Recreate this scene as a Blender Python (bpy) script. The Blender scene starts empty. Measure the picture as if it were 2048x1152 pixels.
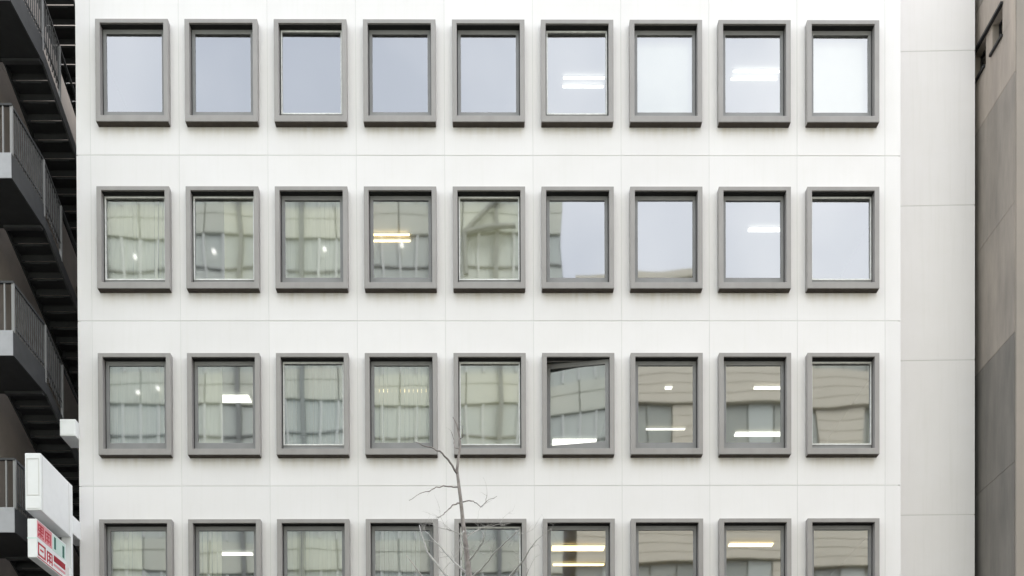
import bpy, bmesh, math, random
from mathutils import Matrix, Vector

scene = bpy.context.scene
col = scene.collection
R = math.radians

# ------------------------------------------------------------------ camera
EYE = Vector((0.0, -20.0, 1.6))
F = 1900.0                     # focal length in photo pixels (2048 wide)
PPX, PPY = 1000.0, 1860.0      # principal point in photo pixels
TH, PH, RO = 9.61218631e-03, -6.52563336e-03, -4.28284531e-03
def _rot():
    cx, sx = math.cos(TH), math.sin(TH); cy, sy = math.cos(PH), math.sin(PH); cz, sz = math.cos(RO), math.sin(RO)
    Rx = Matrix(((1,0,0),(0,cx,-sx),(0,sx,cx))); Ry = Matrix(((cy,0,sy),(0,1,0),(-sy,0,cy))); Rz = Matrix(((cz,-sz,0),(sz,cz,0),(0,0,1)))
    return Rz @ Rx @ Ry
RM = _rot(); RT = RM.transposed()
def ray(px, py):
    v = RT @ Vector((px - PPX, py - PPY, F))
    return Vector((v[0], v[2], -v[1]))
def at_y(px, py, Y):
    d = ray(px, py); t = (Y - EYE.y) / d.y
    return EYE + d * t
def at_x(px, py, X):
    d = ray(px, py); t = (X - EYE.x) / d.x
    return EYE + d * t
def at_z(px, py, Z):
    d = ray(px, py); t = (Z - EYE.z) / d.z
    return EYE + d * t

cam_d = bpy.data.cameras.new('camera')
cam = bpy.data.objects.new('camera', cam_d); col.objects.link(cam)
def _axis(v):
    w = RT @ Vector(v)
    return Vector((w[0], w[2], -w[1]))
ax, ay, az = _axis((1,0,0)), _axis((0,-1,0)), _axis((0,0,-1))
M3 = Matrix((ax, ay, az)).transposed()
cam.matrix_world = Matrix.Translation(EYE) @ M3.to_4x4()
cam_d.sensor_fit = 'HORIZONTAL'; cam_d.sensor_width = 36.0
cam_d.lens = 36.0 * F / 2048.0
cam_d.shift_x = (1024.0 - PPX) / 2048.0
cam_d.shift_y = (PPY - 576.0) / 2048.0
cam_d.clip_start = 0.1; cam_d.clip_end = 2000.0
scene.camera = cam

# ------------------------------------------------------------------ world, sun, exposure
SUN_EL, SUN_AZ = 46.0, 38.0     # azimuth from +Y (north), clockwise
w = bpy.data.worlds.new('World'); scene.world = w; w.use_nodes = True
nt = w.node_tree; nt.nodes.clear()
sky = nt.nodes.new('ShaderNodeTexSky'); sky.sky_type = 'NISHITA'; sky.sun_disc = False
sky.sun_elevation = R(SUN_EL); sky.sun_rotation = R(SUN_AZ); sky.dust_density = 2.5; sky.air_density = 1.0
tc = nt.nodes.new('ShaderNodeTexCoord')
no = nt.nodes.new('ShaderNodeTexNoise'); no.inputs['Scale'].default_value = 2.2; no.inputs['Detail'].default_value = 6.0; no.inputs['Roughness'].default_value = 0.55
ra = nt.nodes.new('ShaderNodeMapRange'); ra.inputs['From Min'].default_value = 0.3; ra.inputs['From Max'].default_value = 0.7
ra.inputs['To Min'].default_value = 0.6; ra.inputs['To Max'].default_value = 0.95
mx = nt.nodes.new('ShaderNodeMix'); mx.data_type = 'RGBA'
cl = nt.nodes.new('ShaderNodeMix'); cl.data_type = 'RGBA'
cl.inputs[6].default_value = (7.0, 7.4, 8.1, 1.0); cl.inputs[7].default_value = (11.2, 11.3, 11.4, 1.0)     # cloud cover
n3 = nt.nodes.new('ShaderNodeTexNoise'); n3.inputs['Scale'].default_value = 3.4; n3.inputs['Detail'].default_value = 5.0
r3 = nt.nodes.new('ShaderNodeMapRange'); r3.inputs['From Min'].default_value = 0.36; r3.inputs['From Max'].default_value = 0.64
nt.links.new(tc.outputs['Generated'], n3.inputs['Vector']); nt.links.new(n3.outputs['Fac'], r3.inputs['Value']); nt.links.new(r3.outputs['Result'], cl.inputs['Factor'])
nt.links.new(cl.outputs[2], mx.inputs[7])
bg = nt.nodes.new('ShaderNodeBackground'); bg.inputs['Strength'].default_value = 0.12
ou = nt.nodes.new('ShaderNodeOutputWorld')
nt.links.new(tc.outputs['Generated'], no.inputs['Vector'])
nt.links.new(no.outputs['Fac'], ra.inputs['Value'])
nt.links.new(ra.outputs['Result'], mx.inputs['Factor'])
nt.links.new(sky.outputs['Color'], mx.inputs[6])
nt.links.new(mx.outputs[2], bg.inputs['Color'])
nt.links.new(bg.outputs['Background'], ou.inputs['Surface'])

sl = bpy.data.lights.new('sun', 'SUN'); sl.energy = 1.5; sl.angle = R(35.0); sl.color = (1.0, 0.985, 0.96)
so = bpy.data.objects.new('sun', sl); col.objects.link(so)
sd = Vector((math.sin(R(SUN_AZ)) * math.cos(R(SUN_EL)), math.cos(R(SUN_AZ)) * math.cos(R(SUN_EL)), math.sin(R(SUN_EL))))
so.rotation_euler = sd.to_track_quat('Z', 'Y').to_euler(); so.location = (0, -10, 60)

vs = scene.view_settings
vs.view_transform = 'Standard'; vs.look = 'None'; vs.gamma = 1.0; vs.use_curve_mapping = False
vs.exposure = 1.47
scene.render.engine = 'CYCLES'
cy_ = scene.cycles
cy_.use_denoising = True; cy_.max_bounces = 8; cy_.transparent_max_bounces = 8; cy_.sample_clamp_indirect = 4.0
cy_.caustics_reflective = False; cy_.caustics_refractive = False

# ------------------------------------------------------------------ materials
def mat(name, c, rough=0.7, spec=0.3, noise=0.0, nscale=3.0, metal=0.0, c2=None, stretch=(1,1,1), bump=0.0, bscale=60.0, emit=None, estr=0.0):
    m = bpy.data.materials.new(name); m.use_nodes = True
    t = m.node_tree; b = t.nodes['Principled BSDF']
    b.inputs['Base Color'].default_value = (*c, 1); b.inputs['Roughness'].default_value = rough
    b.inputs['Specular IOR Level'].default_value = spec; b.inputs['Metallic'].default_value = metal
    if emit:
        b.inputs['Emission Color'].default_value = (*emit, 1); b.inputs['Emission Strength'].default_value = estr
    if noise > 0 or c2 or bump > 0:
        g = t.nodes.new('ShaderNodeNewGeometry')
        mp = t.nodes.new('ShaderNodeMapping'); mp.inputs['Scale'].default_value = stretch
        t.links.new(g.outputs['Position'], mp.inputs['Vector'])
    if noise > 0 or c2:
        n = t.nodes.new('ShaderNodeTexNoise'); n.inputs['Scale'].default_value = nscale; n.inputs['Detail'].default_value = 7; n.inputs['Roughness'].default_value = 0.6
        t.links.new(mp.outputs['Vector'], n.inputs['Vector'])
        r = t.nodes.new('ShaderNodeMapRange'); r.inputs['From Min'].default_value = 0.3; r.inputs['From Max'].default_value = 0.7
        t.links.new(n.outputs['Fac'], r.inputs['Value'])
        k = t.nodes.new('ShaderNodeMix'); k.data_type = 'RGBA'
        cc = c2 or tuple(x * (1 - noise) for x in c)
        k.inputs[6].default_value = (*c, 1); k.inputs[7].default_value = (*cc, 1)
        t.links.new(r.outputs['Result'], k.inputs['Factor']); t.links.new(k.outputs[2], b.inputs['Base Color'])
    if bump > 0:
        n2 = t.nodes.new('ShaderNodeTexNoise'); n2.inputs['Scale'].default_value = bscale; n2.inputs['Detail'].default_value = 4
        t.links.new(g.outputs['Position'], n2.inputs['Vector'])
        bp = t.nodes.new('ShaderNodeBump'); bp.inputs['Strength'].default_value = bump; bp.inputs['Distance'].default_value = 0.01
        t.links.new(n2.outputs['Fac'], bp.inputs['Height']); t.links.new(bp.outputs['Normal'], b.inputs['Normal'])
    return m

def glass_mat(name, tint, refl):
    m = bpy.data.materials.new(name); m.use_nodes = True
    t = m.node_tree; t.nodes.clear()
    tr = t.nodes.new('ShaderNodeBsdfTransparent'); tr.inputs['Color'].default_value = (*tint, 1)
    gl = t.nodes.new('ShaderNodeBsdfGlossy'); gl.inputs['Roughness'].default_value = 0.026; gl.inputs['Color'].default_value = (0.915, 0.93, 0.955, 1)
    fr = t.nodes.new('ShaderNodeFresnel'); fr.inputs['IOR'].default_value = 1.5
    ad = t.nodes.new('ShaderNodeMath'); ad.operation = 'ADD'; ad.inputs[1].default_value = refl; ad.use_clamp = True
    mi = t.nodes.new('ShaderNodeMixShader'); o = t.nodes.new('ShaderNodeOutputMaterial')
    t.links.new(fr.outputs['Fac'], ad.inputs[0]); t.links.new(ad.outputs['Value'], mi.inputs['Fac'])
    t.links.new(tr.outputs['BSDF'], mi.inputs[1]); t.links.new(gl.outputs['BSDF'], mi.inputs[2])
    t.links.new(mi.outputs['Shader'], o.inputs['Surface'])
    return m

def panel_mat(name='white_panel_paint', stained=False, gain=1.0):
    # white painted precast: faint cloudy soiling plus thin vertical run-off streaks
    m = mat(name, tuple(gain * q for q in (0.80, 0.782, 0.792)), rough=0.75, spec=0.25, c2=tuple(gain * q for q in (0.772, 0.754, 0.757)), nscale=0.9, bump=0.05, bscale=90)
    t = m.node_tree; b = t.nodes['Principled BSDF']
    src = b.inputs['Base Color'].links[0].from_socket
    g = t.nodes.new('ShaderNodeNewGeometry'); mp = t.nodes.new('ShaderNodeMapping'); mp.inputs['Scale'].default_value = (9.0, 9.0, 0.35)
    n = t.nodes.new('ShaderNodeTexNoise'); n.inputs['Scale'].default_value = 1.6; n.inputs['Detail'].default_value = 5
    r = t.nodes.new('ShaderNodeMapRange'); r.inputs['From Min'].default_value = 0.52; r.inputs['From Max'].default_value = 0.75; r.inputs['To Max'].default_value = 0.22
    k = t.nodes.new('ShaderNodeMix'); k.data_type = 'RGBA'; k.inputs[7].default_value = (0.72, 0.71, 0.685, 1)
    t.links.new(g.outputs['Position'], mp.inputs['Vector']); t.links.new(mp.outputs['Vector'], n.inputs['Vector'])
    t.links.new(n.outputs['Fac'], r.inputs['Value']); t.links.new(r.outputs['Result'], k.inputs['Factor'])
    t.links.new(src, k.inputs[6])
    if stained:
        tc2 = t.nodes.new('ShaderNodeTexCoord'); sx = t.nodes.new('ShaderNodeSeparateXYZ'); t.links.new(tc2.outputs['Object'], sx.inputs[0])
        fz = t.nodes.new('ShaderNodeMapRange'); fz.inputs['From Min'].default_value = -2.50; fz.inputs['From Max'].default_value = -2.08
        t.links.new(sx.outputs['Z'], fz.inputs['Value'])
        ab = t.nodes.new('ShaderNodeMath'); ab.operation = 'ABSOLUTE'; t.links.new(sx.outputs['X'], ab.inputs[0])
        fx = t.nodes.new('ShaderNodeMapRange'); fx.inputs['From Min'].default_value = 0.78; fx.inputs['From Max'].default_value = 0.66
        t.links.new(ab.outputs['Value'], fx.inputs['Value'])
        pw = t.nodes.new('ShaderNodeMath'); pw.operation = 'POWER'; pw.inputs[1].default_value = 2.2; t.links.new(fz.outputs['Result'], pw.inputs[0])
        lt = t.nodes.new('ShaderNodeMath'); lt.operation = 'LESS_THAN'; lt.inputs[1].default_value = -2.0; t.links.new(sx.outputs['Z'], lt.inputs[0])
        m0 = t.nodes.new('ShaderNodeMath'); m0.operation = 'MULTIPLY'; t.links.new(pw.outputs['Value'], m0.inputs[0]); t.links.new(lt.outputs['Value'], m0.inputs[1])
        m1 = t.nodes.new('ShaderNodeMath'); m1.operation = 'MULTIPLY'; t.links.new(m0.outputs['Value'], m1.inputs[0]); t.links.new(fx.outputs['Result'], m1.inputs[1])
        mp2 = t.nodes.new('ShaderNodeMapping'); mp2.inputs['Scale'].default_value = (7.0, 7.0, 0.5); t.links.new(g.outputs['Position'], mp2.inputs['Vector'])
        n2_ = t.nodes.new('ShaderNodeTexNoise'); n2_.inputs['Scale'].default_value = 1.3; n2_.inputs['Detail'].default_value = 5; t.links.new(mp2.outputs['Vector'], n2_.inputs['Vector'])
        r4 = t.nodes.new('ShaderNodeMapRange'); r4.inputs['From Min'].default_value = 0.36; r4.inputs['From Max'].default_value = 0.66; r4.inputs['To Min'].default_value = 0.1; r4.inputs['To Max'].default_value = 0.75
        t.links.new(n2_.outputs['Fac'], r4.inputs['Value'])
        m2 = t.nodes.new('ShaderNodeMath'); m2.operation = 'MULTIPLY'; t.links.new(m1.outputs['Value'], m2.inputs[0]); t.links.new(r4.outputs['Result'], m2.inputs[1])
        k2 = t.nodes.new('ShaderNodeMix'); k2.data_type = 'RGBA'; k2.inputs[7].default_value = (0.60, 0.545, 0.46, 1)
        t.links.new(m2.outputs['Value'], k2.inputs['Factor']); t.links.new(k.outputs[2], k2.inputs[6]); k = k2
    oi = t.nodes.new('ShaderNodeObjectInfo'); r2 = t.nodes.new('ShaderNodeMapRange'); r2.inputs['To Min'].default_value = 0.95; r2.inputs['To Max'].default_value = 1.0
    vm = t.nodes.new('ShaderNodeVectorMath'); vm.operation = 'SCALE'
    t.links.new(oi.outputs['Random'], r2.inputs['Value']); t.links.new(k.outputs[2], vm.inputs[0]); t.links.new(r2.outputs['Result'], vm.inputs['Scale'])
    t.links.new(vm.outputs['Vector'], b.inputs['Base Color'])
    return m

MAT = {
    'panel': panel_mat(),
    'panel_window': panel_mat('white_panel_paint_stained', True),
    'panel_wing': panel_mat('white_panel_paint_lightened', False, 1.06),  # same paint lightened to offset the shade on the recessed wing
    'seal': mat('joint_sealant', (0.64, 0.64, 0.63), rough=0.8),
    'frame': mat('taupe_aluminium_frame', (0.325, 0.310, 0.305), rough=0.45, spec=0.4, c2=(0.28, 0.266, 0.260), nscale=4.0, stretch=(1,1,0.4)),
    'sash': mat('grey_sash_metal', (0.25, 0.25, 0.255), rough=0.45, spec=0.4, noise=0.15),
    'edge_glint': mat('pale_edge_glint', (0.80, 0.81, 0.80), rough=0.4, spec=0.4, noise=0.25, nscale=9.0),  # pale colour standing in for sky glints along pane edges
    'sill_shade': mat('dark_brown_sill_shade', (0.07, 0.058, 0.048), rough=0.8, noise=0.3, nscale=6),  # dark colour standing in for shade under the window frames
    'rubber_and_shade': mat('black_rubber_and_shade', (0.02, 0.02, 0.02), rough=0.7),  # sash seal rubber, also the painted shade under the lintels
    'glass': glass_mat('coated_window_glass', (0.88, 0.90, 0.84), 0.23),
    'room_white': mat('office_white_paint', (0.72, 0.72, 0.70), rough=0.9),
    'room_cream': mat('office_cream_paint', (0.62, 0.57, 0.44), rough=0.9),
    'room_grey': mat('office_grey_paint', (0.52, 0.54, 0.53), rough=0.9),
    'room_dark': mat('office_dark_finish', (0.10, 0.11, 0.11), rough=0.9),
    'blind': mat('pale_green_blind_fabric', (0.78, 0.79, 0.70), rough=0.9, noise=0.12, nscale=6, stretch=(6,6,0.3)),
    'blind_blue': mat('grey_blue_blind_fabric', (0.34, 0.40, 0.47), rough=0.9, noise=0.18, nscale=6, stretch=(6,6,0.3)),
    'roller': mat('white_roller_cloth', (0.82, 0.83, 0.84), rough=0.9, noise=0.04, nscale=2),
    'roller_cream': mat('cream_roller_cloth', (0.72, 0.69, 0.55), rough=0.9, noise=0.08, nscale=2),
    'tube_cool': mat('fluorescent_tube_cool', (0.9, 0.9, 0.9), emit=(1.0, 0.985, 0.95), estr=0.85),
    'tube_warm': mat('fluorescent_tube_warm', (0.9, 0.85, 0.7), emit=(1.0, 0.76, 0.38), estr=1.7),
    'housing': mat('lamp_housing_white', (0.75, 0.75, 0.73), rough=0.5),
    'stair_dark': mat('dark_stair_steel', (0.028, 0.029, 0.031), rough=0.6, noise=0.3, nscale=5),
    'stair_grey': mat('grey_stair_steel', (0.048, 0.049, 0.052), rough=0.55, noise=0.3, nscale=4),
    'mesh_panel': mat('weathered_balustrade_sheet', (0.085, 0.085, 0.087), rough=0.6, c2=(0.04, 0.04, 0.04), nscale=7.0),
    'fascia': mat('light_grey_fascia', (0.40, 0.405, 0.43), rough=0.55, noise=0.12, nscale=6),
    'rail': mat('galvanised_rail', (0.24, 0.24, 0.24), rough=0.45, metal=0.3),
    'brown': mat('brown_grey_render', (0.22, 0.19, 0.165), rough=0.9, c2=(0.16, 0.14, 0.125), nscale=1.3),
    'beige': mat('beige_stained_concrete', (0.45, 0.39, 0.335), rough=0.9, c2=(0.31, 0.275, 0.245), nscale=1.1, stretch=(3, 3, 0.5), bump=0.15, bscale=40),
    'beige_half_shade': mat('stained_concrete_half_shade', (0.36, 0.32, 0.28), rough=0.9, c2=(0.235, 0.215, 0.195), nscale=1.1, stretch=(3, 3, 0.5), bump=0.15, bscale=40),  # stained concrete with the gap's shade darkened into its colour
    'beige_full_shade': mat('stained_concrete_full_shade', (0.225, 0.21, 0.19), rough=0.9, c2=(0.15, 0.142, 0.132), nscale=1.1, stretch=(3, 3, 0.5), bump=0.15, bscale=40),  # same concrete, deeper painted shade for the lowest courses
    'beige_front': mat('beige_front_concrete', (0.32, 0.28, 0.25), rough=0.9, c2=(0.265, 0.245, 0.22), nscale=0.7, bump=0.1, bscale=40),
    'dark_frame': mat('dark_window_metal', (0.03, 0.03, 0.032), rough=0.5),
    'glass_dark': glass_mat('smoked_window_glass', (0.35, 0.40, 0.40), 0.12),
    'sign_white': mat('white_sign_sheet', (0.82, 0.83, 0.84), rough=0.35, spec=0.5, noise=0.05, nscale=5),
    'sign_red': mat('red_sign_paint', (0.55, 0.035, 0.06), rough=0.5),
    'sign_pink': mat('pale_red_sign_paint', (0.72, 0.33, 0.36), rough=0.5),
    'sign_dark_red': mat('dark_red_sign_paint', (0.33, 0.01, 0.025), rough=0.5),
    'sign_green': mat('green_sign_paint', (0.02, 0.13, 0.10), rough=0.5),
    'sign_pale_green': mat('pale_green_sign_paint', (0.62, 0.76, 0.72), rough=0.5),
    'bark': mat('grey_bark', (0.36, 0.33, 0.32), rough=0.9, c2=(0.15, 0.13, 0.125), nscale=14.0, stretch=(1,1,0.5), bump=0.6, bscale=50),
    'twig': mat('pale_grey_twig', (0.46, 0.445, 0.43), rough=0.9, noise=0.3, nscale=8),
    'asphalt': mat('asphalt', (0.05, 0.05, 0.052), rough=0.9, noise=0.3, nscale=12, bump=0.3, bscale=120),
    'paving': mat('concrete_paving', (0.13, 0.125, 0.115), rough=0.9, noise=0.2, nscale=4),
    'kerb': mat('kerb_stone', (0.30, 0.295, 0.285), rough=0.9, noise=0.2, nscale=6),
    'line': mat('white_road_paint', (0.75, 0.75, 0.73), rough=0.7, noise=0.2, nscale=9),
    'earth': mat('dark_ground', (0.10, 0.095, 0.09), rough=1.0, noise=0.2, nscale=2),
    'tower_panel': mat('pale_green_grey_cladding', (0.68, 0.68, 0.56), rough=0.6, c2=(0.56, 0.60, 0.52), nscale=0.15),
    'tower_dark': mat('dark_green_mullion', (0.25, 0.26, 0.245), rough=0.6),
    'tower_glass': mat('tower_blue_green_glazing', (0.46, 0.51, 0.47), rough=0.25, spec=0.6, c2=(0.60, 0.63, 0.56), nscale=0.25),
    'tower_lamp': mat('lit_round_lamp', (0.9, 0.9, 0.85), emit=(1.0, 0.97, 0.88), estr=1.1),
    'tower_rib': mat('pale_grey_rib', (0.66, 0.68, 0.64), rough=0.6),
    'slab_beige': mat('beige_band_render', (0.70, 0.66, 0.54), rough=0.8, noise=0.08, nscale=0.4),
    'slab_glass': mat('grey_green_band_glazing', (0.28, 0.31, 0.28), rough=0.25, spec=0.5, c2=(0.42, 0.44, 0.38), nscale=0.3),
}

# ------------------------------------------------------------------ mesh helpers
class MB:
    def __init__(s): s.v = []; s.f = []
    def add(s, vs_, fs):
        o = len(s.v); s.v += [tuple(p) for p in vs_]; s.f += [tuple(i + o for i in f) for f in fs]; return s
    def box(s, x0, x1, y0, y1, z0, z1):
        return s.add([(x0,y0,z0),(x1,y0,z0),(x1,y1,z0),(x0,y1,z0),(x0,y0,z1),(x1,y0,z1),(x1,y1,z1),(x0,y1,z1)],
                     [(0,3,2,1),(4,5,6,7),(0,1,5,4),(1,2,6,5),(2,3,7,6),(3,0,4,7)])
    def ring(s, o, i, y0, y1):
        # rectangular ring in XZ: o, i = (x0, x1, z0, z1)
        vs_ = []
        for y in (y0, y1):
            for (a, b, c, d) in (o, i):
                vs_ += [(a,y,c),(b,y,c),(b,y,d),(a,y,d)]
        fs = []
        for k in range(4):
            n = (k + 1) % 4
            fs += [(k, n, 4+n, 4+k), (8+n, 8+k, 12+k, 12+n), (n, k, 8+k, 8+n), (4+k, 4+n, 12+n, 12+k)]
        return s.add(vs_, fs)
    def prism(s, pts, x0, x1):
        # polygon in (y, z), extruded along X
        n = len(pts)
        vs_ = [(x0, p[0], p[1]) for p in pts] + [(x1, p[0], p[1]) for p in pts]
        fs = [tuple(range(n)), tuple(range(2*n-1, n-1, -1))]
        for k in range(n):
            m = (k + 1) % n
            fs.append((k, n + k, n + m, m))
        return s.add(vs_, fs)
    def tube(s, pts, rad, sides=6):
        pts = [Vector(p) for p in pts]; n = len(pts)
        base = len(s.v); rings = []
        up = Vector((0.31, 0.87, 0.2)).normalized()
        for k, p in enumerate(pts):
            d = (pts[min(k+1, n-1)] - pts[max(k-1, 0)]).normalized()
            u = d.cross(up)
            if u.length < 1e-3: u = d.cross(Vector((1, 0, 0)))
            u.normalize(); q = d.cross(u)
            r = rad[k] if isinstance(rad, (list, tuple)) else rad
            rings.append([len(s.v) + j for j in range(sides)])
            for j in range(sides):
                a = 2 * math.pi * j / sides
                s.v.append(tuple(p + u * (math.cos(a) * r) + q * (math.sin(a) * r)))
        for k in range(n - 1):
            for j in range(sides):
                m = (j + 1) % sides
                s.f.append((rings[k][j], rings[k][m], rings[k+1][m], rings[k+1][j]))
        s.f.append(tuple(reversed(rings[0]))); s.f.append(tuple(rings[-1]))
        return s
    def mesh(s, name, m, bevel=0.0, smooth=False):
        me = bpy.data.meshes.new(name); me.from_pydata(s.v, [], s.f); me.update()
        bm = bmesh.new(); bm.from_mesh(me)
        bmesh.ops.recalc_face_normals(bm, faces=bm.faces)
        if bevel > 0:
            es = [e for e in bm.edges if len(e.link_faces) == 2 and e.calc_face_angle(0) > 0.5]
            bmesh.ops.bevel(bm, geom=es, offset=bevel, segments=2, profile=0.6, affect='EDGES', clamp_overlap=True)
        bm.to_mesh(me); bm.free()
        me.materials.append(MAT[m])
        if smooth:
            for p in me.polygons: p.use_smooth = True
        return me
    def build(s, name, m, parent=None, loc=None, bevel=0.0, smooth=False):
        return put(name, s.mesh(name, m, bevel, smooth), parent, loc)

def put(name, me, parent=None, loc=None):
    o = bpy.data.objects.new(name, me); col.objects.link(o)
    if parent is not None: o.parent = parent
    if loc is not None: o.location = loc
    return o
def tag(o, label, cat, group=None):
    o['label'] = label; o['category'] = cat
    if group: o['group'] = group
    return o
def thing(name, label, cat, loc=(0, 0, 0), group=None):
    o = bpy.data.objects.new(name, None); col.objects.link(o); o.location = loc; o.empty_display_size = 0.3
    return tag(o, label, cat, group)
def structure(o): o['kind'] = 'structure'; return o

# ------------------------------------------------------------------ facade grid, measured on the photograph
FD = 20.0 - 0.14                               # depth of the window frames' front
def gx(px): return (px - PPX) / F * FD
def gz(py): return EYE.z + (PPY - py) / F * FD
PITCH = 176.36329 / F * FD
ROWH = 328.532345 / F * FD
FW, FH = 1.505, 2.10                            # frame outer size
XC0 = gx(219.238942) + FW / 2                   # centre of the first column
ZT0 = gz(73.2847663)                            # top of the top row of frames
def xc(c): return XC0 + c * PITCH
def ztop(r): return ZT0 - r * ROWH
JZ = at_y(900, 642, 0.0).z                      # joint under the second row
def joint_z(k): return JZ + (1 - k) * ROWH      # k = -1 (above top row) .. 3
XL = at_y(155, 576, 0.0).x                      # left end of the white facade
XR = at_y(1801, 576, 0.0).x                     # right end of the projecting block
TOPZ = joint_z(-1) + 2.6                       # parapet
GAP = 0.009

# ------------------------------------------------------------------ ground
structure(MB().box(-400, 400, -400, 400, -0.6, -0.01).build('ground', 'earth'))
structure(MB().box(-120, 120, -17.0, -5.5, -0.2, 0.0).build('road', 'asphalt'))
structure(MB().box(-120, 120, -5.35, 0.2, -0.2, 0.13).build('pavement', 'paving'))
structure(MB().box(-120, 120, -27.4, -17.15, -0.2, 0.13).build('pavement', 'paving'))
structure(MB().box(-120, 120, -5.5, -5.35, -0.2, 0.15).build('kerb', 'kerb', bevel=0.015))
structure(MB().box(-120, 120, -17.15, -17.0, -0.2, 0.15).build('kerb', 'kerb', bevel=0.015))
for k in range(-12, 13):
    structure(MB().box(k * 8 - 2, k * 8 + 2, -11.32, -11.18, 0.0, 0.005).build('road_marking', 'line'))

# ------------------------------------------------------------------ the white office building
rng = random.Random(7)
office = thing('office_building', 'white panelled office building with rows of taupe framed windows', 'building', (0, 0, 0))

# wall panels: one precast panel with one window opening each
pan_up = joint_z(0) + ROWH - ztop(0)            # joint above the frame top
GAPV = 0.0055
hw = PITCH / 2 - GAPV
def panel_mesh():
    z1 = joint_z(-1) - ztop(0) - GAP; z0 = z1 - ROWH + 2 * GAP
    return MB().ring((-hw, hw, z0, z1), (-FW/2 + 0.03, FW/2 - 0.03, -FH + 0.03, -0.03), 0.0, 0.14).mesh('wall_panel', 'panel_window', bevel=0.003)
pm = panel_mesh()
for r in range(4):
    for c in range(9):
        put('wall_panel', pm, office, (xc(c), rng.uniform(-0.0015, 0.0015), ztop(r)))
# plain panels: strips at both ends, parapet and lower storeys
xj = [xc(0) - PITCH/2] + [xc(c) + PITCH/2 for c in range(9)]
zj = [joint_z(k) for k in range(-1, 4)]
low = [zj[-1], zj[-1] - ROWH, 0.12]
for k in range(4):
    MB().box(XL, xj[0] - GAPV, 0, 0.14, zj[k+1] + GAP, zj[k] - GAP).build('wall_panel', 'panel', office, bevel=0.003)
    MB().box(xj[-1] + GAPV, XR, 0, 0.14, zj[k+1] + GAP, zj[k] - GAP).build('wall_panel', 'panel', office, bevel=0.003)
edges = [XL - GAP] + xj + [XR + GAP]
for z0, z1 in ((zj[0], TOPZ + GAP), (low[1], low[0]), (low[2] - GAP, low[1])):
    for a, b in zip(edges[:-1], edges[1:]):
        MB().box(a + GAPV, b - GAPV, 0, 0.14, z0 + GAP, z1 - GAP).build('wall_panel', 'panel', office, bevel=0.003)
for x in xj:
    MB().box(x - 0.05, x + 0.05, 0.003, 0.10, 0.12, TOPZ - 0.02).build('joint_seal', 'seal', office)
for z in zj + [low[1]]:
    for a, b in zip(edges[:-1], edges[1:]):
        MB().box(a + 0.05, b - 0.05, 0.005, 0.10, z - 0.05, z + 0.05).build('joint_seal', 'seal', office)

# body behind the panels
BD = 14.0
MB().box(XL + 0.004, XL + 0.2, 0.142, BD, 0.12, TOPZ - 0.02).build('side_wall', 'panel', office)
MB().box(XR - 0.2, XR - 0.004, 0.142, BD, 0.12, TOPZ - 0.02).build('side_wall', 'panel', office)
MB().box(XL + 0.2, XR - 0.2, BD - 0.2, BD, 0.12, TOPZ - 0.02).build('rear_wall', 'panel', office)
MB().box(XL + 0.2, XR - 0.2, 0.142, BD - 0.2, TOPZ - 1.0, TOPZ - 0.8).build('roof', 'seal', office)

# recessed right wing, its panels turned a little
WY = 1.42
wxa, wxb = XR + 0.004, at_y(1948.5, 576, WY).x
wslope = -math.tan(R(2.0))
wj = [at_y(1870, y, WY).z for y in (102.5, 411.5, 721, 1030)]
ws = (wj[0] - wj[3]) / 3
wj = [wj[0] + ws, *wj]
k = wj[-1] - ws
while k > 1.0:
    wj.append(k); k -= ws
wj.append(0.12)
wj[0] = min(wj[0], TOPZ)
for a, b in zip(wj[:-1], wj[1:]):
    y0, y1 = WY - wslope * 0.8, WY + wslope * 0.8
    p = [(wxa, y0, b + GAP), (wxb, y1, b + GAP), (wxb, y1 + 0.14, b + GAP), (wxa, y0 + 0.14, b + GAP)]
    q = [(v[0], v[1], a - GAP) for v in p]
    MB().add(p + q, [(0,3,2,1),(4,5,6,7),(0,1,5,4),(1,2,6,5),(2,3,7,6),(3,0,4,7)]).build('wall_panel', 'panel_wing', office, bevel=0.003)
p = [(wxa + 0.01, WY - wslope * 0.8 + 0.005, 0.12), (wxb - 0.02, WY + wslope * 0.8 + 0.005, 0.12), (wxb - 0.02, WY + 0.20, 0.12), (wxa + 0.01, WY + 0.20, 0.12)]
q = [(v[0], v[1], wj[0] - 0.03) for v in p]
MB().add(p + q, [(0,3,2,1),(4,5,6,7),(0,1,5,4),(1,2,6,5),(2,3,7,6),(3,0,4,7)]).build('wing_core', 'seal', office)
MB().box(wxb - 0.2, wxb - 0.01, WY + 0.2, BD, 0.12, wj[0] - 0.03).build('side_wall', 'panel', office)

# windows ---------------------------------------------------------
IX, ITOP, IBOT = 0.098, 0.082, 0.125
ox = FW/2 - IX
oz1, oz0 = -ITOP, -FH + IBOT
frame_me = MB().ring((-FW/2, FW/2, -FH, 0), (-ox, ox, oz0, oz1), -0.14, 0.06).mesh('window', 'frame', bevel=0.007)
SASH = {False: (0.080, 0.185, 0.100), True: (0.042, 0.150, 0.060)}      # rail widths: side, bottom, top
def sash_rect(k, e=0.0):
    a, b, c = SASH[k]
    return (-ox + a - e, ox - a + e, oz0 + b - e, oz1 - c + e)
sash_me = {k: MB().ring((-ox + 0.002, ox - 0.002, oz0 + 0.002, oz1 - 0.002), sash_rect(k), 0.0, 0.05).mesh('sash', 'sash', bevel=0.005) for k in SASH}
seal_me = MB().ring((-ox + 0.003, ox - 0.003, oz0 + 0.003, oz1 - 0.003), (-ox + 0.016, ox - 0.016, oz0 + 0.016, oz1 - 0.016), -0.006, 0.004).mesh('seal', 'rubber_and_shade')
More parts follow.
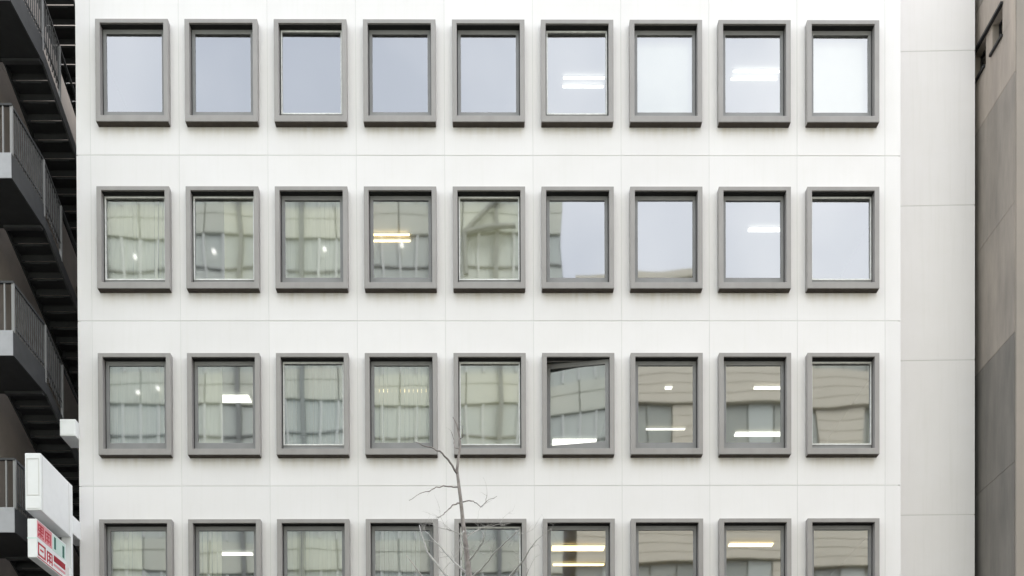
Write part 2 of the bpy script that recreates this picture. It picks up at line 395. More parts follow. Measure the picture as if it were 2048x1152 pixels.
glint_me = MB().ring(sash_rect(True, 0.022), sash_rect(True, -0.006), -0.012, 0.02).mesh('edge_glint_strip', 'edge_glint', bevel=0.004)  # pale ring imitating sky reflected at the pane edges
sill_shade_me = MB().box(-FW/2 + 0.012, FW/2 - 0.012, -0.122, 0.012, -FH - 0.010, -FH + 0.004).mesh('sill_shade_strip', 'sill_shade')  # thin dark strip painting in the shade below each frame
lintel_shade_me = MB().box(-ox + 0.002, ox - 0.002, -0.10, -0.004, oz1 - 0.006, oz1 + 0.002).mesh('lintel_shade_strip', 'rubber_and_shade')  # black strip painting in the shade beneath each lintel

def pane_mesh(rr, warp, strip):
    nx, nz = 8, 11
    a, b, c, d = sash_rect(strip, 0.004)
    tx, tz = rr.gauss(0, 0.0014), rr.gauss(0, 0.0018)
    ph = [rr.uniform(0, 6.28) for _ in range(4)]
    vs_, fs = [], []
    for j in range(nz):
        for i in range(nx):
            u, v = i / (nx - 1), j / (nz - 1)
            x, z = a + (b - a) * u, c + (d - c) * v
            # pillowed sheet with a slow ripple
            y = 0.022 + tx * (x) + tz * (z - (c + d) / 2)
            y += warp * (0.0016 * (math.sin(math.pi * u) * math.sin(math.pi * v)) + 0.0005 * math.sin(5 * u + ph[0]) * math.sin(4 * v + ph[1]) + 0.0003 * math.sin(9 * v + ph[2] + 3 * u))
            vs_.append((x, y, z))
    for j in range(nz - 1):
        for i in range(nx - 1):
            q = j * nx + i
            fs.append((q, q + 1, q + nx + 1, q + nx))
    me = bpy.data.meshes.new('pane'); me.from_pydata(vs_, [], fs); me.update(); me.materials.append(MAT['glass'])
    for p in me.polygons: p.use_smooth = True
    return me

def blind_mesh(rr, x0, x1, m, gap=0.0):
    b = MB(); n = max(1, int((x1 - x0) / 0.085))
    for k in range(n):
        x = x0 + (k + 0.5) * (x1 - x0) / n; a = rr.uniform(0.15, 0.55) * (1 if rr.random() < 0.85 else -1)
        dx, dy = 0.045 * math.cos(a), 0.045 * math.sin(a)
        z0, z1 = oz0 + 0.04 + rr.uniform(-0.01, 0.01), oz1 + 0.10
        b.add([(x - dx, 0.21 - dy, z0), (x + dx, 0.21 + dy, z0), (x + dx, 0.21 + dy, z1), (x - dx, 0.21 - dy, z1)], [(0, 1, 2, 3)])
    if m.startswith('roller'):
        b = MB().box(x0, x1, 0.20, 0.204, oz0 - 0.05, oz1 + 0.10).box(x0, x1, 0.195, 0.215, oz0 - 0.08, oz0 - 0.05)
    b.box(x0, x1, 0.17, 0.25, oz1 + 0.095, oz1 + 0.13)
    return b.mesh('blind', m)

# per window: wall finish of the room behind, pale edge-glint strip, blind (from, to, cloth)
ROOM = {}
for r in range(4):
    for c in range(9):
        ROOM[r, c] = dict(fin='room_grey', strip=False, blind=None, warp=0.35)
for rc in ((0,5),(0,6),(0,7),(0,8),(1,7)): ROOM[rc]['fin'] = 'room_white'
for rc in ((1,3),(2,4),(2,6),(2,7),(2,8),(3,5),(3,6),(3,7),(3,8)): ROOM[rc]['fin'] = 'room_cream'
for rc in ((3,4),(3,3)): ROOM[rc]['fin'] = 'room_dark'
for rc in ((0,2),(0,5),(1,0),(1,1),(1,4),(1,8),(2,2),(2,4),(2,8),(3,4)): ROOM[rc].update(strip=True, warp=0.5)
full = (-ox - 0.02, ox + 0.02)
for rc, b in {(2,0): (*full, 'blind_blue'), (2,1): (-ox, -0.12, 'blind'), (2,2): (*full, 'blind_blue'), (2,3): (*full, 'blind'),
              (3,0): (-ox, 0.0, 'blind'), (3,1): (-ox, -0.15, 'blind'), (3,2): (*full, 'blind'), (3,3): (-0.5, 0.35, 'blind_blue'),
              (1,4): (*full, 'roller_cream'), (2,4): (*full, 'roller_cream'), (1,1): (-0.05, ox + 0.02, 'roller_cream'), (0,6): (*full, 'roller'), (0,8): (*full, 'roller'),
              (1,0): (*full, 'blind'), (1,2): (*full, 'blind')}.items():
    ROOM[rc]['blind'] = b

RDEPTH = 7.5
def ceil_z(r): return ztop(r) + 0.16
for r in range(4):
    for c in range(9):
        s = ROOM[r, c]; rr = random.Random(100 * r + c)
        wv = put('window', frame_me, office, (xc(c), 0, ztop(r)))
        open_sash = (r, c) == (2, 5)
        sh = put('sash', sash_me[s['strip']], wv)
        pn = put('pane', pane_mesh(rr, s['warp'], s['strip']), wv)
        put('lintel_shade_strip', lintel_shade_me, wv)
        put('sill_shade_strip', sill_shade_me, wv)
        if open_sash:
            for o in (sh, pn):
                o.rotation_euler = (0, 0, R(-9.0)); o.location = (0, 0.035, 0)
        else:
            put('seal', seal_me, wv)
        if s['strip']:
            put('edge_glint_strip', glint_me, wv)
        if s['blind']:
            put('blind', blind_mesh(rr, *s['blind']), wv)
# office rooms behind the windows: row, first and last window, finish
for r, c0, c1, fin in ((0,0,4,'room_grey'),(0,5,8,'room_white'),(1,0,2,'room_grey'),(1,3,4,'room_cream'),(1,5,8,'room_white'),
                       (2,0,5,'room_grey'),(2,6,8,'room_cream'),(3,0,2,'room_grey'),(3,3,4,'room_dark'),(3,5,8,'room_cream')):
    x0, x1 = xc(c0) - PITCH/2 + 0.03, xc(c1) + PITCH/2 - 0.03
    if c0 == 0: x0 = XL + 0.21
    if c1 == 8: x1 = XR - 0.21
    z1, z0 = ceil_z(r), ceil_z(r) - 2.75
    y0, y1 = 0.145, RDEPTH
    MB().add([(x0,y0,z0),(x1,y0,z0),(x1,y1,z0),(x0,y1,z0),(x0,y0,z1),(x1,y0,z1),(x1,y1,z1),(x0,y1,z1)],
             [(0,1,2,3),(4,7,6,5),(1,5,6,2),(2,6,7,3),(3,7,4,0)]).build('room_lining', fin, office)

# ------------------------------------------------------------------ lights on the office ceilings
def ceiling_light(px0, px1, py, r, kind, label, width=0.10, tubes=1, gap=0.16, turn=0.0):
    a, b = at_z(px0, py, ceil_z(r)), at_z(px1, py, ceil_z(r))
    L = (b - a).length; m = (a + b) / 2
    t = thing('ceiling_light', label, 'ceiling light', (m.x, m.y, ceil_z(r)), 'office ceiling lights')
    for k in range(tubes):
        y = (k - (tubes - 1) / 2) * (width + gap)
        MB().box(-L/2 - 0.02, L/2 + 0.02, y - width/2 + 0.01, y + width/2 - 0.01, -0.03, 0.004).build('housing', 'housing', t)
        MB().box(-L/2, L/2, y - width/2, y + width/2, -0.055, -0.029).build('tube', 'tube_' + kind, t, bevel=0.01)
    t.rotation_euler.z = turn
    return t
ceiling_light(1126, 1208, 161, 0, 'cool', 'twin fluorescent light in the top-row window above the tilted open window', 0.05, 2, 0.17)
ceiling_light(1464, 1557, 147, 0, 'cool', 'twin fluorescent light in the top-row window second from the recessed wing', 0.045, 2, 0.15)
ceiling_light(1285, 1380, 268, 0, 'cool', 'unseen light added to brighten the room behind the top-row window third from the recessed wing', 0.10)  # added lamp, out of view behind the lower frame, brightens this pane
ceiling_light(1640, 1740, 268, 0, 'cool', 'unseen light added to brighten the room behind the top-row window beside the recessed wing', 0.10)  # another added unseen lamp, for the bright end pane
ceiling_light(1497, 1562, 456, 1, 'cool', 'single bright fluorescent light in the second-row window second from the wing', 0.10)
ceiling_light(745, 820, 472, 1, 'warm', 'dim warm twin light in the second-row window fourth from the stairs', 0.05, 2, 0.14)
ceiling_light(434, 500, 794, 2, 'cool', 'broad bright light panel behind striped blinds in the third row', 0.30)
ceiling_light(755, 860, 778, 2, 'warm', 'thin warm light strip behind blinds beside the tree top', 0.09)
ceiling_light(1105, 1192, 881, 2, 'cool', 'bright white light low in the tilted open window', 0.30)
ceiling_light(1330, 1344, 772, 2, 'cool', 'small round-looking lamp in the third-row window right of the open one', 0.10)
ceiling_light(1292, 1370, 855, 2, 'cool', 'thin fluorescent line low in the third-row window right of the open one', 0.06)
ceiling_light(1508, 1565, 772, 2, 'cool', 'upper short fluorescent light in the third-row window second from the wing', 0.10)
ceiling_light(1470, 1566, 865, 2, 'cool', 'lower long fluorescent light in the third-row window second from the wing', 0.20)
ceiling_light(1694, 1708, 842, 2, 'cool', 'small slanted fluorescent light in the third-row window beside the wing', 0.30, turn=0.2)
ceiling_light(436, 505, 1104, 3, 'cool', 'bright ceiling light in the bottom-row window second from the stairs', 0.16)
ceiling_light(1104, 1208, 1093, 3, 'warm', 'wide warm light panel in the bottom-row window under the open window', 0.26)
ceiling_light(1106, 1208, 1126, 3, 'warm', 'second warm light strip below the wide panel under the open window', 0.10)
ceiling_light(1458, 1545, 1086, 3, 'warm', 'warm light strip in the bottom-row window second from the wing', 0.16)

# ------------------------------------------------------------------ left neighbour and its outside stair
XW = at_y(0, 300, 0.45).x                       # brown wall plane
nb = thing('brown_building', 'brown grey rendered building behind the dark outside stairs', 'building', (XW, 0.3, 0))
for k, (a, b) in enumerate(zip([0.12 + 3.3 * i for i in range(8)], [0.12 + 3.3 * (i + 1) for i in range(8)])):
    MB().box(-9.0, 0.0, 0.0, 13.0, a, b - 0.015).build('wall_panel', 'brown', nb)
MB().box(-8.9, -0.02, 0.02, 12.9, 0.12, 26.4).build('wall_core', 'brown', nb)
MB().box(-9.1, 0.1, -0.1, 13.1, 26.4, 26.7).build('roof', 'stair_grey', nb)

YF = -1.40                                       # landing front
XS = at_y(22, 355, YF).x                         # right side plane of the stair
YE = at_x(85, 113, XS).y                         # end of the landing
LB = at_y(22, 355, YF).z                         # underside of the second landing
LST = (at_y(10, 355, YF).z - at_y(10, 1064, YF).z) / 2
LT = at_y(10, 305, YF).z - LB                    # fascia height
SL = 0.47                                        # pitch of the flights
XI = XS - 0.80                                   # inner side of the flights
stair = thing('outside_stair', 'dark steel outside stair between brown building and white facade', 'stair', (XS, 0, 0))
FLY = 4.2
for n in range(-1, 6):
    zb = LB + (1 - n) * LST - LST
    zb = LB - (n - 1) * LST
    if zb < 0.5: continue
    # landing with pale fascia
    ld = MB().box(-3.2, 0.0, YF + 0.02, YE, zb, zb + LT - 0.04).build('landing', 'stair_dark', stair)
    MB().box(-3.2, 0.003, YF, YF + 0.018, zb - 0.004, zb + LT).build('fascia', 'fascia', ld)
    MB().box(-0.015, 0.012, YF + 0.02, YE + 0.02, zb - 0.002, zb + LT).build('side_plate', 'stair_grey', ld)
    MB().box(-0.80, -0.02, YE - 0.10, YE, zb - 0.05, zb + 0.02).build('edge_beam', 'stair_grey', ld)
    # balustrade sheet along the landing and the top of the flight
    zt = zb + LT; zr = zt + 0.92
    yp = at_x(119, 110, XS).y
    nbar = int((yp - YF) / 0.085)
    for q in range(1, nbar):
        y = YF + 0.03 + q * (yp - YF) / nbar
        dz = -SL * max(0.0, y - YE)
        MB().box(-0.022, -0.004, y - 0.013, y + 0.013, zt - 0.03 + dz, zr + dz + 0.01).build('baluster', 'mesh_panel', ld)
    MB().prism([(YF + 0.03, zt + 0.10), (YE, zt + 0.10), (yp, zt + 0.10 - SL * (yp - YE)), (yp, zt + 0.14 - SL * (yp - YE)), (YE, zt + 0.14), (YF + 0.03, zt + 0.14)], -0.026, 0.0).build('bottom_rail', 'mesh_panel', ld)
    for y, z in ((YF + 0.05, zt), (YE, zt), (yp, zt - SL * (yp - YE))):
        MB().box(-0.03, 0.022, y - 0.024, y + 0.024, z - 0.25 if y > YF + 0.2 else z - 0.02, z + 0.94).build('post', 'rail', ld, bevel=0.006)
    for x in (-0.16, -0.5, -0.9, -1.3, -1.7):
        MB().box(x - 0.014, x + 0.014, YF + 0.02, YF + 0.05, zt - 0.02, zt + 0.93).build('post', 'rail', ld)
    MB().box(-3.2, 0.02, YF + 0.01, YF + 0.06, zt + 0.92, zt + 0.96).build('handrail', 'stair_grey', ld)
    MB().prism([(YF + 0.03, zr), (YE, zr), (YE + FLY, zr - SL * FLY), (YE + FLY, zr - SL * FLY + 0.045), (YE, zr + 0.045), (YF + 0.03, zr + 0.045)], -0.03, 0.012).build('handrail', 'stair_grey', ld)
    # flight going down and back
    for x0, x1, m in ((-0.03, 0.012, 'stair_grey'), (-0.82, -0.79, 'stair_dark')):
        MB().prism([(YE + 0.022, zb), (YE + FLY, zb - SL * FLY), (YE + FLY, zb - SL * FLY + 0.26), (YE + 0.022, zb + 0.26)], x0, x1).build('stringer', m, stair)
    nt_ = 13; run = FLY / nt_
    for k in range(nt_):
        y = YE + 0.02 + k * run; z = zb - SL * (k + 0.5) * run + 0.12
        MB().box(-0.79, -0.03, y, y + run * 0.93, z, z + 0.03).build('tread', 'stair_dark', stair)
        MB().box(-0.79, -0.03, y + run * 0.93 - 0.012, y + run * 0.93, z - SL * run + 0.028, z + 0.001).build('riser', 'stair_dark', stair)
        MB().box(-0.62, -0.20, y - 0.006, y + 0.02, z - 0.012, z - 0.0).build('nosing', 'stair_grey', stair)
    zl = zb - SL * FLY
    MB().box(-3.0, 0.0, YE + FLY + 0.003, YE + FLY + 1.3, zl - 0.02, zl + 0.14).build('landing', 'stair_dark', stair)

# ------------------------------------------------------------------ right neighbour
XN = at_y(2029, 500, 0.0).x
rb = thing('beige_building', 'stained beige concrete building beyond the narrow gap beside white wing', 'building', (XN, 0, 0))
def nz(px, py): return at_x(px, py, XN).z
zjn = [nz(1957, 745), nz(1957, 503)]
stp = zjn[1] - zjn[0]
ws_ = []
for (xa, xb, pt, pb) in ((2005, 1983, 8, 78), (1970, 1947, 72, 140)):
    ws_.append((at_x(xa, pt, XN).y, at_x(xb, pt, XN).y))
wz1, wz0 = nz(2005, 10), nz(1999, 80)
ws_.append((ws_[1][1] + 0.35, ws_[1][1] + 0.85)); ws_.append((ws_[2][1] + 0.35, ws_[2][1] + 0.85))
lev = [zjn[0] + stp * k for k in range(-4, 5)]
lev[0] = 0.12
lev = [z for z in lev if z >= 0.12]
RBD, RBW = 12.0, 9.0
for a, b in zip(lev[:-1], lev[1:]):
    a += 0.004; b -= 0.004
    if a < wz0 < b:
        ys = [0.0] + [v for p in ws_ for v in p] + [RBD]
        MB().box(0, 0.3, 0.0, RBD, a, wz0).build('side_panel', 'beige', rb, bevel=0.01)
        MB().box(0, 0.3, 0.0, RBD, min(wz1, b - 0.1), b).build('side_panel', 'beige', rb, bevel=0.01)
        for q in range(0, len(ys), 2):
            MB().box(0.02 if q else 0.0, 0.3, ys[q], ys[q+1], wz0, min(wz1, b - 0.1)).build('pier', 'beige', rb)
        for (p, q) in ws_:
            wn = MB().box(0.16, 0.2, p, q, wz0, wz0 + 0.05).box(0.16, 0.2, p, q, wz1 - 0.05, wz1).box(0.16, 0.2, p, p + 0.05, wz0 + 0.05, wz1 - 0.05).box(0.16, 0.2, q - 0.05, q, wz0 + 0.05, wz1 - 0.05).build('window', 'dark_frame', rb)
            MB().box(0.175, 0.185, p + 0.04, q - 0.04, wz0 + 0.04, wz1 - 0.04).build('pane', 'glass_dark', wn)
            MB().box(-0.05, 0.16, p - 0.02, q + 0.02, wz0 - 0.05, wz0 + 0.004).build('sill', 'dark_frame', wn)
        MB().box(-0.06, 0.01, ws_[0][0] - 0.03, ws_[-1][1], wz1 - 0.004, wz1 + 0.05).build('drip_moulding', 'dark_frame', rb)
    else:
        MB().box(0, 0.3, 0.0, RBD, a, b).build('side_panel', 'beige_half_shade' if b > wz0 - stp * 1.5 else 'beige_full_shade', rb, bevel=0.005)  # lower courses take the concretes with painted-in shade
MB().box(0.302, RBW, 0.03, 0.3, 0.12, lev[-1] - 0.02).build('front_wall', 'beige_front', rb, bevel=0.01)
MB().box(0.02, 1.2, -0.035, 0.028, 0.12, lev[-1] - 0.02).build('corner_pilaster', 'beige_front', rb, bevel=0.02)
MB().box(0.03, RBW, 0.31, RBD, 0.12, wz0 - 0.2).build('wall_core', 'beige', rb)
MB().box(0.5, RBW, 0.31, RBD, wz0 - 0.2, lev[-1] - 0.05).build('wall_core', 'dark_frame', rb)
MB().box(-0.05, RBW, -0.05, RBD, lev[-1], lev[-1] + 0.25).build('roof', 'beige', rb)
# ------------------------------------------------------------------ projecting sign boxes at the left corner
SX = XL + 0.0
near = at_x(81, 907, SX); far = at_x(141.5, 967, SX)
yn, yf = near.y, far.y
sgn = thing('projecting_sign', 'blank white sign box projecting from the corner above a red lettered one', 'sign', (SX, 0, 0))
z1 = (near.z + far.z) / 2; z0 = at_x(82, 1020, SX).z
TH_U = SX - at_y(50, 960, yn).x
MB().box(-TH_U, 0, yn, yf, z0, z1).build('box', 'sign_white', sgn, bevel=0.015)
MB().ring((-TH_U + 0.03, -0.03, z0 + 0.28, z1 - 0.10), (-TH_U + 0.045, -0.045, z0 + 0.295, z1 - 0.115), yn - 0.006, yn + 0.01).build('edge_trim', 'seal', sgn)
MB().box(-TH_U + 0.03, -0.03, yn - 0.008, yn + 0.01, z0 + 0.03, z0 + 0.25).build('cover_plate', 'sign_white', sgn, bevel=0.006)
MB().box(-0.004, 0.006, yn + 0.06, yn + 0.075, z0 + 0.02, z1 - 0.02).build('edge_trim', 'seal', sgn)
MB().box(-0.004, 0.006, yf - 0.10, yf - 0.085, z0 + 0.02, z1 - 0.02).build('edge_trim', 'seal', sgn)
# lower lettered box
LX = SX - 0.10
ly1 = at_x(73, 1037, LX); ly0 = at_x(73, 1114, LX)
yn2 = ly1.y
TH_L = LX - at_y(55, 1070, yn2).x
lz1, lz0 = min(ly1.z, z0 - 0.03), ly0.z
sg2 = thing('projecting_sign', 'white sign box with red and green lettering under the blank sign', 'sign', (LX, 0, 0))
MB().box(-TH_L, 0, yn2, yf - 0.01, lz0, lz1).build('box', 'sign_white', sg2, bevel=0.012)
MB().box(-TH_L - 0.004, -0.002, yn2 - 0.004, yn2 + 0.012, (lz0 + lz1)/2 - 0.012, (lz0 + lz1)/2 + 0.012).build('edge_trim', 'sign_pale_green', sg2)
LU, LV = (yf - 0.01 - yn2), (lz1 - lz0)
def stroke(b, u0, u1, v0, v1, d=0.006):          # rectangle on the lettered face, u towards the facade, v down
    b.box(-0.002, d, yn2 + u0 * LU, yn2 + u1 * LU, lz1 - v1 * LV, lz1 - v0 * LV); return b
def glyph(b, u, v, w_, h, segs):
    for (a, c, d, e) in segs: stroke(b, u + a * w_, u + c * w_, v + d * h, v + e * h)
    return b
san = [(0.1,0.9,0.0,0.13),(0.0,0.13,0.0,0.55),(0.87,1.0,0.0,0.55),(0.2,0.8,0.25,0.37),(0.0,1.0,0.46,0.58),(0.42,0.58,0.0,1.0),(0.1,0.9,0.72,0.83),(0.0,0.2,0.85,1.0),(0.8,1.0,0.85,1.0)]
box_ = [(0.0,1.0,0.0,0.13),(0.0,0.12,0.0,1.0),(0.88,1.0,0.0,1.0),(0.0,1.0,0.87,1.0),(0.3,0.7,0.42,0.54)]
kei = [(0.0,0.14,0.1,1.0),(0.0,1.0,0.1,0.22),(0.86,1.0,0.1,1.0),(0.25,0.75,0.4,0.5),(0.44,0.58,0.1,1.0),(0.2,0.8,0.72,0.82)]
stroke(MB(), 0.01, 0.50, 0.03, 0.46, 0.003).build('lettering', 'sign_pink', sg2)['label'] = 'pale red field behind the upper characters'
b = glyph(MB(), 0.04, 0.09, 0.18, 0.32, san); glyph(b, 0.27, 0.09, 0.18, 0.32, kei).build('lettering', 'sign_red', sg2)
stroke(MB(), 0.52, 0.97, 0.04, 0.47, 0.003).build('lettering', 'sign_pale_green', sg2)
stroke(MB(), 0.57, 0.63, 0.08, 0.40).build('lettering', 'sign_green', sg2)
stroke(MB(), 0.86, 0.92, 0.12, 0.44).build('lettering', 'sign_green', sg2)
b = glyph(MB(), 0.04, 0.57, 0.24, 0.34, box_); glyph(b, 0.33, 0.57, 0.18, 0.34, kei).build('lettering', 'sign_red', sg2)
stroke(MB(), 0.56, 0.95, 0.58, 0.74).build('lettering', 'sign_dark_red', sg2)
stroke(MB(), 0.56, 0.95, 0.80, 0.86).build('lettering', 'sign_pink', sg2)
stroke(MB(), 0.02, 0.98, 0.955, 0.975).build('lettering', 'sign_red', sg2)
# post along the facade that carries both boxes, and its arm
MB().box(-0.20, 0.006, yf - 0.004, yf + 0.07, lz0 - 0.9, z1 - 0.004).build('mounting_post', 'sign_white', sgn, bevel=0.01)
MB().box(-LX + SX - 0.30, -LX + SX - 0.02, yf - 0.07, yf + 0.02, lz0 + 0.05, lz0 + 0.25).build('bracket', 'sign_white', sg2)
za, zb_ = at_x(143, 1030, SX).z, at_x(143, 1066, SX).z
MB().box(-0.22, 0.02, yf + 0.05, 0.30, zb_, za).build('bracket', 'sign_white', sgn, bevel=0.01)
# small white box higher up
q0 = at_x(150, 838, SX); q1 = at_x(150, 871, SX)
wb = thing('junction_box', 'small white metal box fixed to the corner above the blank sign', 'box', (SX, 0, 0))
wbx = q0.x - at_y(119.5, 850, q0.y).x
MB().box(-wbx, 0.008, q0.y, 0.35, q1.z, q0.z).build('casing', 'sign_white', wb, bevel=0.012)
MB().box(-wbx + 0.02, -0.02, q0.y - 0.006, q0.y + 0.002, q1.z + 0.02, q0.z - 0.02).build('lid', 'sign_white', wb, bevel=0.003)

# ------------------------------------------------------------------ bare street tree
TY = -4.6
def tp(px, py, dy=0.0): return at_y(px, py, TY + dy)
base = tp(950, 1152)
tree = thing('bare_tree', 'leafless grey street tree with thin bent twigs before the white facade', 'tree', (base.x + 0.1, TY, 0.13))
TO = Vector(tree.location)
def loc(p): return Vector(p) - TO
trunk_px = [(940,1175,11),(936,1130,8.5),(931,1085,7),(926,1045,6),(922,1005,5.2),(917,965,4.6),(914,940,4.4),(917,915,3.6),(921,890,3.0),(918,868,2.6),(914,850,2.0),(906,834,1.2)]
mpp = (20 + TY) / F
pts = [Vector((tree.location.x, TY, 0.12)), Vector((tree.location.x + 0.03, TY - 0.02, 2.0)), Vector((tree.location.x - 0.04, TY + 0.04, 4.2)), Vector((tree.location.x + 0.02, TY, 6.0))]
rad = [0.17, 0.135, 0.11, 0.095]
p0 = tp(945, 1290)
pts.append(p0); rad.append(0.085)
for (x, y, r_) in trunk_px:
    pts.append(tp(x, y, rng.uniform(-0.03, 0.03))); rad.append(r_ * mpp * 0.7)
MB().tube([loc(p) for p in pts], rad, 10).build('trunk', 'bark', tree, smooth=True)
trng = random.Random(21)
def limb(pp, r0, r1, dy0=0.0, dy1=0.0, name='branch', m='bark', kids=0, kl=0.25):
    n = len(pp); P = []
    for k, (x, y) in enumerate(pp):
        t = k / (n - 1)
        P.append(tp(x, y, dy0 + (dy1 - dy0) * t))
    Q = []
    for k in range(n - 1):                        # subdivide and jitter
        for j in range(3):
            t = j / 3
            p = P[k].lerp(P[k+1], t)
            if j: p += Vector((trng.uniform(-1, 1), trng.uniform(-1, 1), trng.uniform(-1, 1))) * 0.012
            Q.append(p)
    Q.append(P[-1])
    rr = [0.75 * (r0 + (r1 - r0) * k / (len(Q) - 1)) * mpp for k in range(len(Q))]
    o = MB().tube([loc(p) for p in Q], rr, 6).build(name, m, tree, smooth=True)
    return Q
def twig(b, p, d, L, r, depth):
    n = 5; P = [p.copy()]; cur = d.normalized()
    for k in range(n):
        cur = (cur + Vector((trng.gauss(0, .22), trng.gauss(0, .22), trng.gauss(0.03, .2)))).normalized()
        P.append(P[-1] + cur * (L / n))
    b.tube([loc(q) for q in P], [r * (1 - 0.75 * k / n) for k in range(n + 1)], 4)
    if depth > 0:
        for k in range(1, n + 1):
            if trng.random() < 0.75:
                s = Vector((trng.gauss(0, 1), trng.gauss(0, 1), trng.gauss(0.25, .8)))
                twig(b, P[k], cur * 0.6 + s * 0.7, L * trng.uniform(0.35, 0.65), r * 0.6, depth - 1)
limbs = []
limbs.append(limb([(915,948),(900,925),(885,907),(868,897),(845,891),(828,884)], 3.0, 0.8, 0, -0.4))
limbs.append(limb([(915,974),(895,973),(872,974),(858,983),(840,987),(818,1001)], 2.0, 0.6, 0, -0.5))
limbs.append(limb([(922,1006),(905,1010),(893,1023),(884,1031),(872,1036)], 2.2, 0.7, 0, -0.3))
limbs.append(limb([(926,1004),(942,1002),(953,1006),(961,1014),(972,1004),(994,992)], 1.8, 0.5, 0, -0.4))
limbs.append(limb([(972,1004),(974,985)], 0.8, 0.4, -0.2, -0.25))
limbs.append(limb([(921,900),(909,895),(908,880),(903,865)], 1.6, 0.7, 0, 0.2))
limbs.append(limb([(919,880),(926,870),(926,850)], 1.2, 0.5, 0, -0.2))
limbs.append(limb([(928,1062),(921,1075),(924,1096),(922,1120)], 2.5, 1.5, -0.1, -0.15, m='twig'))
limbs.append(limb([(935,1125),(948,1110),(958,1095),(966,1085),(968,1070)], 3.0, 0.9, 0, -0.4, m='twig'))
limbs.append(limb([(940,1160),(962,1140),(985,1110),(1010,1085),(1036,1062)], 3.2, 0.7, 0, -0.7, m='twig'))
limbs.append(limb([(938,1150),(915,1130),(890,1105),(872,1085),(850,1062)], 3.2, 0.7, 0, 0.6, m='twig'))
limbs.append(limb([(930,1075),(952,1062),(968,1054),(990,1050),(1020,1046)], 1.6, 0.5, 0, 0.4, m='twig'))
limbs.append(limb([(929,1070),(905,1062),(880,1056),(858,1048)], 1.6, 0.5, 0, 0.4, m='twig'))
for a in range(10):                               # lower limbs below the picture
    y0 = 1200 + a * 30; sx = 1 if a % 2 else -1
    limbs.append(limb([(945, y0), (945 + sx * 45, y0 - 40), (945 + sx * 90, y0 - 95), (945 + sx * trng.uniform(105, 150), y0 - 150)], 5.0, 1.0, 0, trng.uniform(-1.2, 1.2), m='twig'))
tb = MB()
for i, Q in enumerate(limbs):
    cnt = 2 if i < 7 else 5
    for k in range(cnt):
        j = trng.randrange(len(Q) // 4, len(Q))
        d = Q[min(j + 1, len(Q) - 1)] - Q[max(j - 1, 0)]
        s = Vector((trng.gauss(0, 1), trng.gauss(0, 1), trng.gauss(0.3, .8)))
        if i < 7: twig(tb, Q[j], d.normalized() + s * 0.5, trng.uniform(0.12, 0.3), 0.0026, 0)
        else: twig(tb, Q[j], d.normalized() + s * 0.6, trng.uniform(0.2, 0.42), 0.0036, 1)
tw = tb.build('twigs', 'twig', tree); tw['kind'] = 'stuff'

# ------------------------------------------------------------------ opposite side of the street (seen mirrored in the panes)
OY = -27.0
def op(px, py): return at_y(px, py, 20.0 + 0.0 + 27.0 - 20.0)   # mirrored position of a thing standing at OY
EXR = op(1128, 480).x
towz = op(600, 300).z
tw_ = thing('glazed_office_tower', 'pale green clad office tower with vertical mullions facing the white building', 'building', (0, OY, 0))
TX0, TX1 = -40.0, EXR
MB().box(TX0, TX1, -14.0, -0.25, 0.12, towz - 0.5).build('wall_core', 'tower_dark', tw_)
ST = 4.1; nst = int(towz // ST); bayw = 3.2; nb_ = int((TX1 - TX0) // bayw)
span_me = MB().box(0.03, bayw/2 - 0.03, -0.25, 0.0, 0.0, 0.9)
span_me2 = MB().box(0.03, bayw/2 - 0.03, -0.25, -0.01, 0.95, 1.45).mesh('spandrel_panel', 'tower_panel')
span_me = span_me.mesh('spandrel_panel', 'tower_panel')
win_me = MB().box(0.05, bayw - 0.05, -0.25, -0.12, 1.5, ST - 0.05).mesh('window', 'tower_glass')
rib_me = MB().box(-0.09, 0.09, -0.25, 0.18, 0.0, ST - 0.02).mesh('mullion', 'tower_dark')
trans_me = MB().box(0.05, bayw - 0.05, -0.12, -0.03, 2.55, 2.63).mesh('transom', 'tower_dark')
fin_me = MB().box(-0.05, 0.05, -0.12, 0.0, 1.5, ST - 0.05).mesh('fin', 'tower_rib')
for s in range(nst):
    z = towz - (s + 1) * ST
    if z < 12.0: break
    for q in range(nb_):
        x = TX1 - (q + 1) * bayw
        
        for h in (0, bayw/2): put('spandrel_panel', span_me, tw_, (x + h, 0, z)); put('spandrel_panel', span_me2, tw_, (x + h, 0, z))
        put('transom', trans_me, tw_, (x, 0, z)); put('window', win_me, tw_, (x, 0, z)); put('mullion', rib_me, tw_, (x, 0, z))
        for k in range(1, 4): put('fin', fin_me, tw_, (x + bayw * k / 4, 0, z))
MB().box(TX0, TX1, -14.0, 0.3, towz - 0.5, towz + 0.6).build('parapet', 'tower_panel', tw_)
MB().box(TX0, TX1, -0.25, 0.0, 0.12, 12.0).build('base_wall', 'tower_panel', tw_)

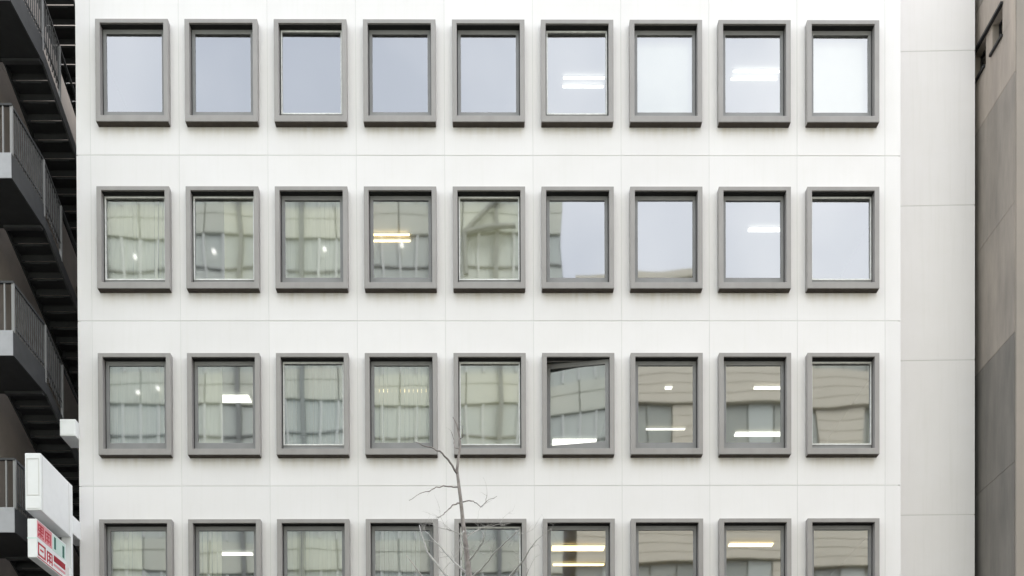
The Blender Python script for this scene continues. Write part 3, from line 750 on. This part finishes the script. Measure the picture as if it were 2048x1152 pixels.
def opl(px, py): return op(px, py) * 1.0
for pa, pb in (((1018, 392), (938, 476)), ((938, 476), (1034, 464)), ((938, 476), (940, 560))):
    A, B = opl(*pa), opl(*pb)
    MB().tube([(A.x, 0.32, A.z), (B.x, 0.32, B.z)], 0.13, 6).build('brace', 'tower_dark', tw_)
for p in ((217,510),(272,510),(430,505),(563,497),(650,497),(752,490),(808,492),(280,788),(318,780)):
    A = opl(*p)
    MB().tube([(A.x, 0.1, A.z), (A.x, 0.22, A.z)], 0.085, 8).build('lamp', 'tower_lamp', tw_)
bz = op(1400, 572).z
bb = thing('banded_beige_block', 'beige office block with long horizontal window bands facing the white building', 'building', (0, OY, 0))
BX0, BX1 = EXR + 0.6, 42.0
MB().box(BX0, BX1, -14.0, -0.3, 0.12, bz - 0.3).build('wall_core', 'slab_glass', bb)
SB = 3.9; z = bz; k = 0
while z > 10:
    for h in range(4):
        MB().box(BX0, BX1, -0.3, 0.05, z - 1.75 + h * 0.4375, z - 1.75 + h * 0.4375 + 0.41).build('band', 'slab_beige', bb)
    x = BX0
    while x < BX1 - 1:
        wdt = 2.4
        if (int(x * 7) + k) % 3 == 0:
            for h in range(4):
                MB().box(x, x + wdt * 0.9, -0.3, -0.1, z - SB + 0.01 + h * 0.53, z - SB + 0.01 + h * 0.53 + 0.50).build('pier', 'slab_beige', bb)
        else:
            MB().box(x + 0.05, x + wdt/2 - 0.04, -0.3, -0.22, z - SB + 0.03, z - 1.78).build('window', 'slab_glass', bb)
            MB().box(x + wdt/2 + 0.04, x + wdt - 0.05, -0.3, -0.2, z - SB + 0.03, z - 1.78).build('window', 'tower_glass' if (int(x * 3) + k) % 2 else 'slab_glass', bb)
        x += wdt
    z -= SB; k += 1
MB().box(BX0, BX1, -14.0, 0.3, bz, bz + 0.35).build('parapet', 'slab_beige', bb)
for q in range(5):
    MB().box(BX0 + 3 + q * 6.5, BX0 + 5.2 + q * 6.5, -6.0, -3.5, bz + 0.35, bz + 1.2 + 0.5 * (q % 3)).build('roof_unit', 'kerb', bb)
MB().box(BX0, BX1, -0.3, 0.0, 0.12, z).build('base_wall', 'slab_beige', bb)
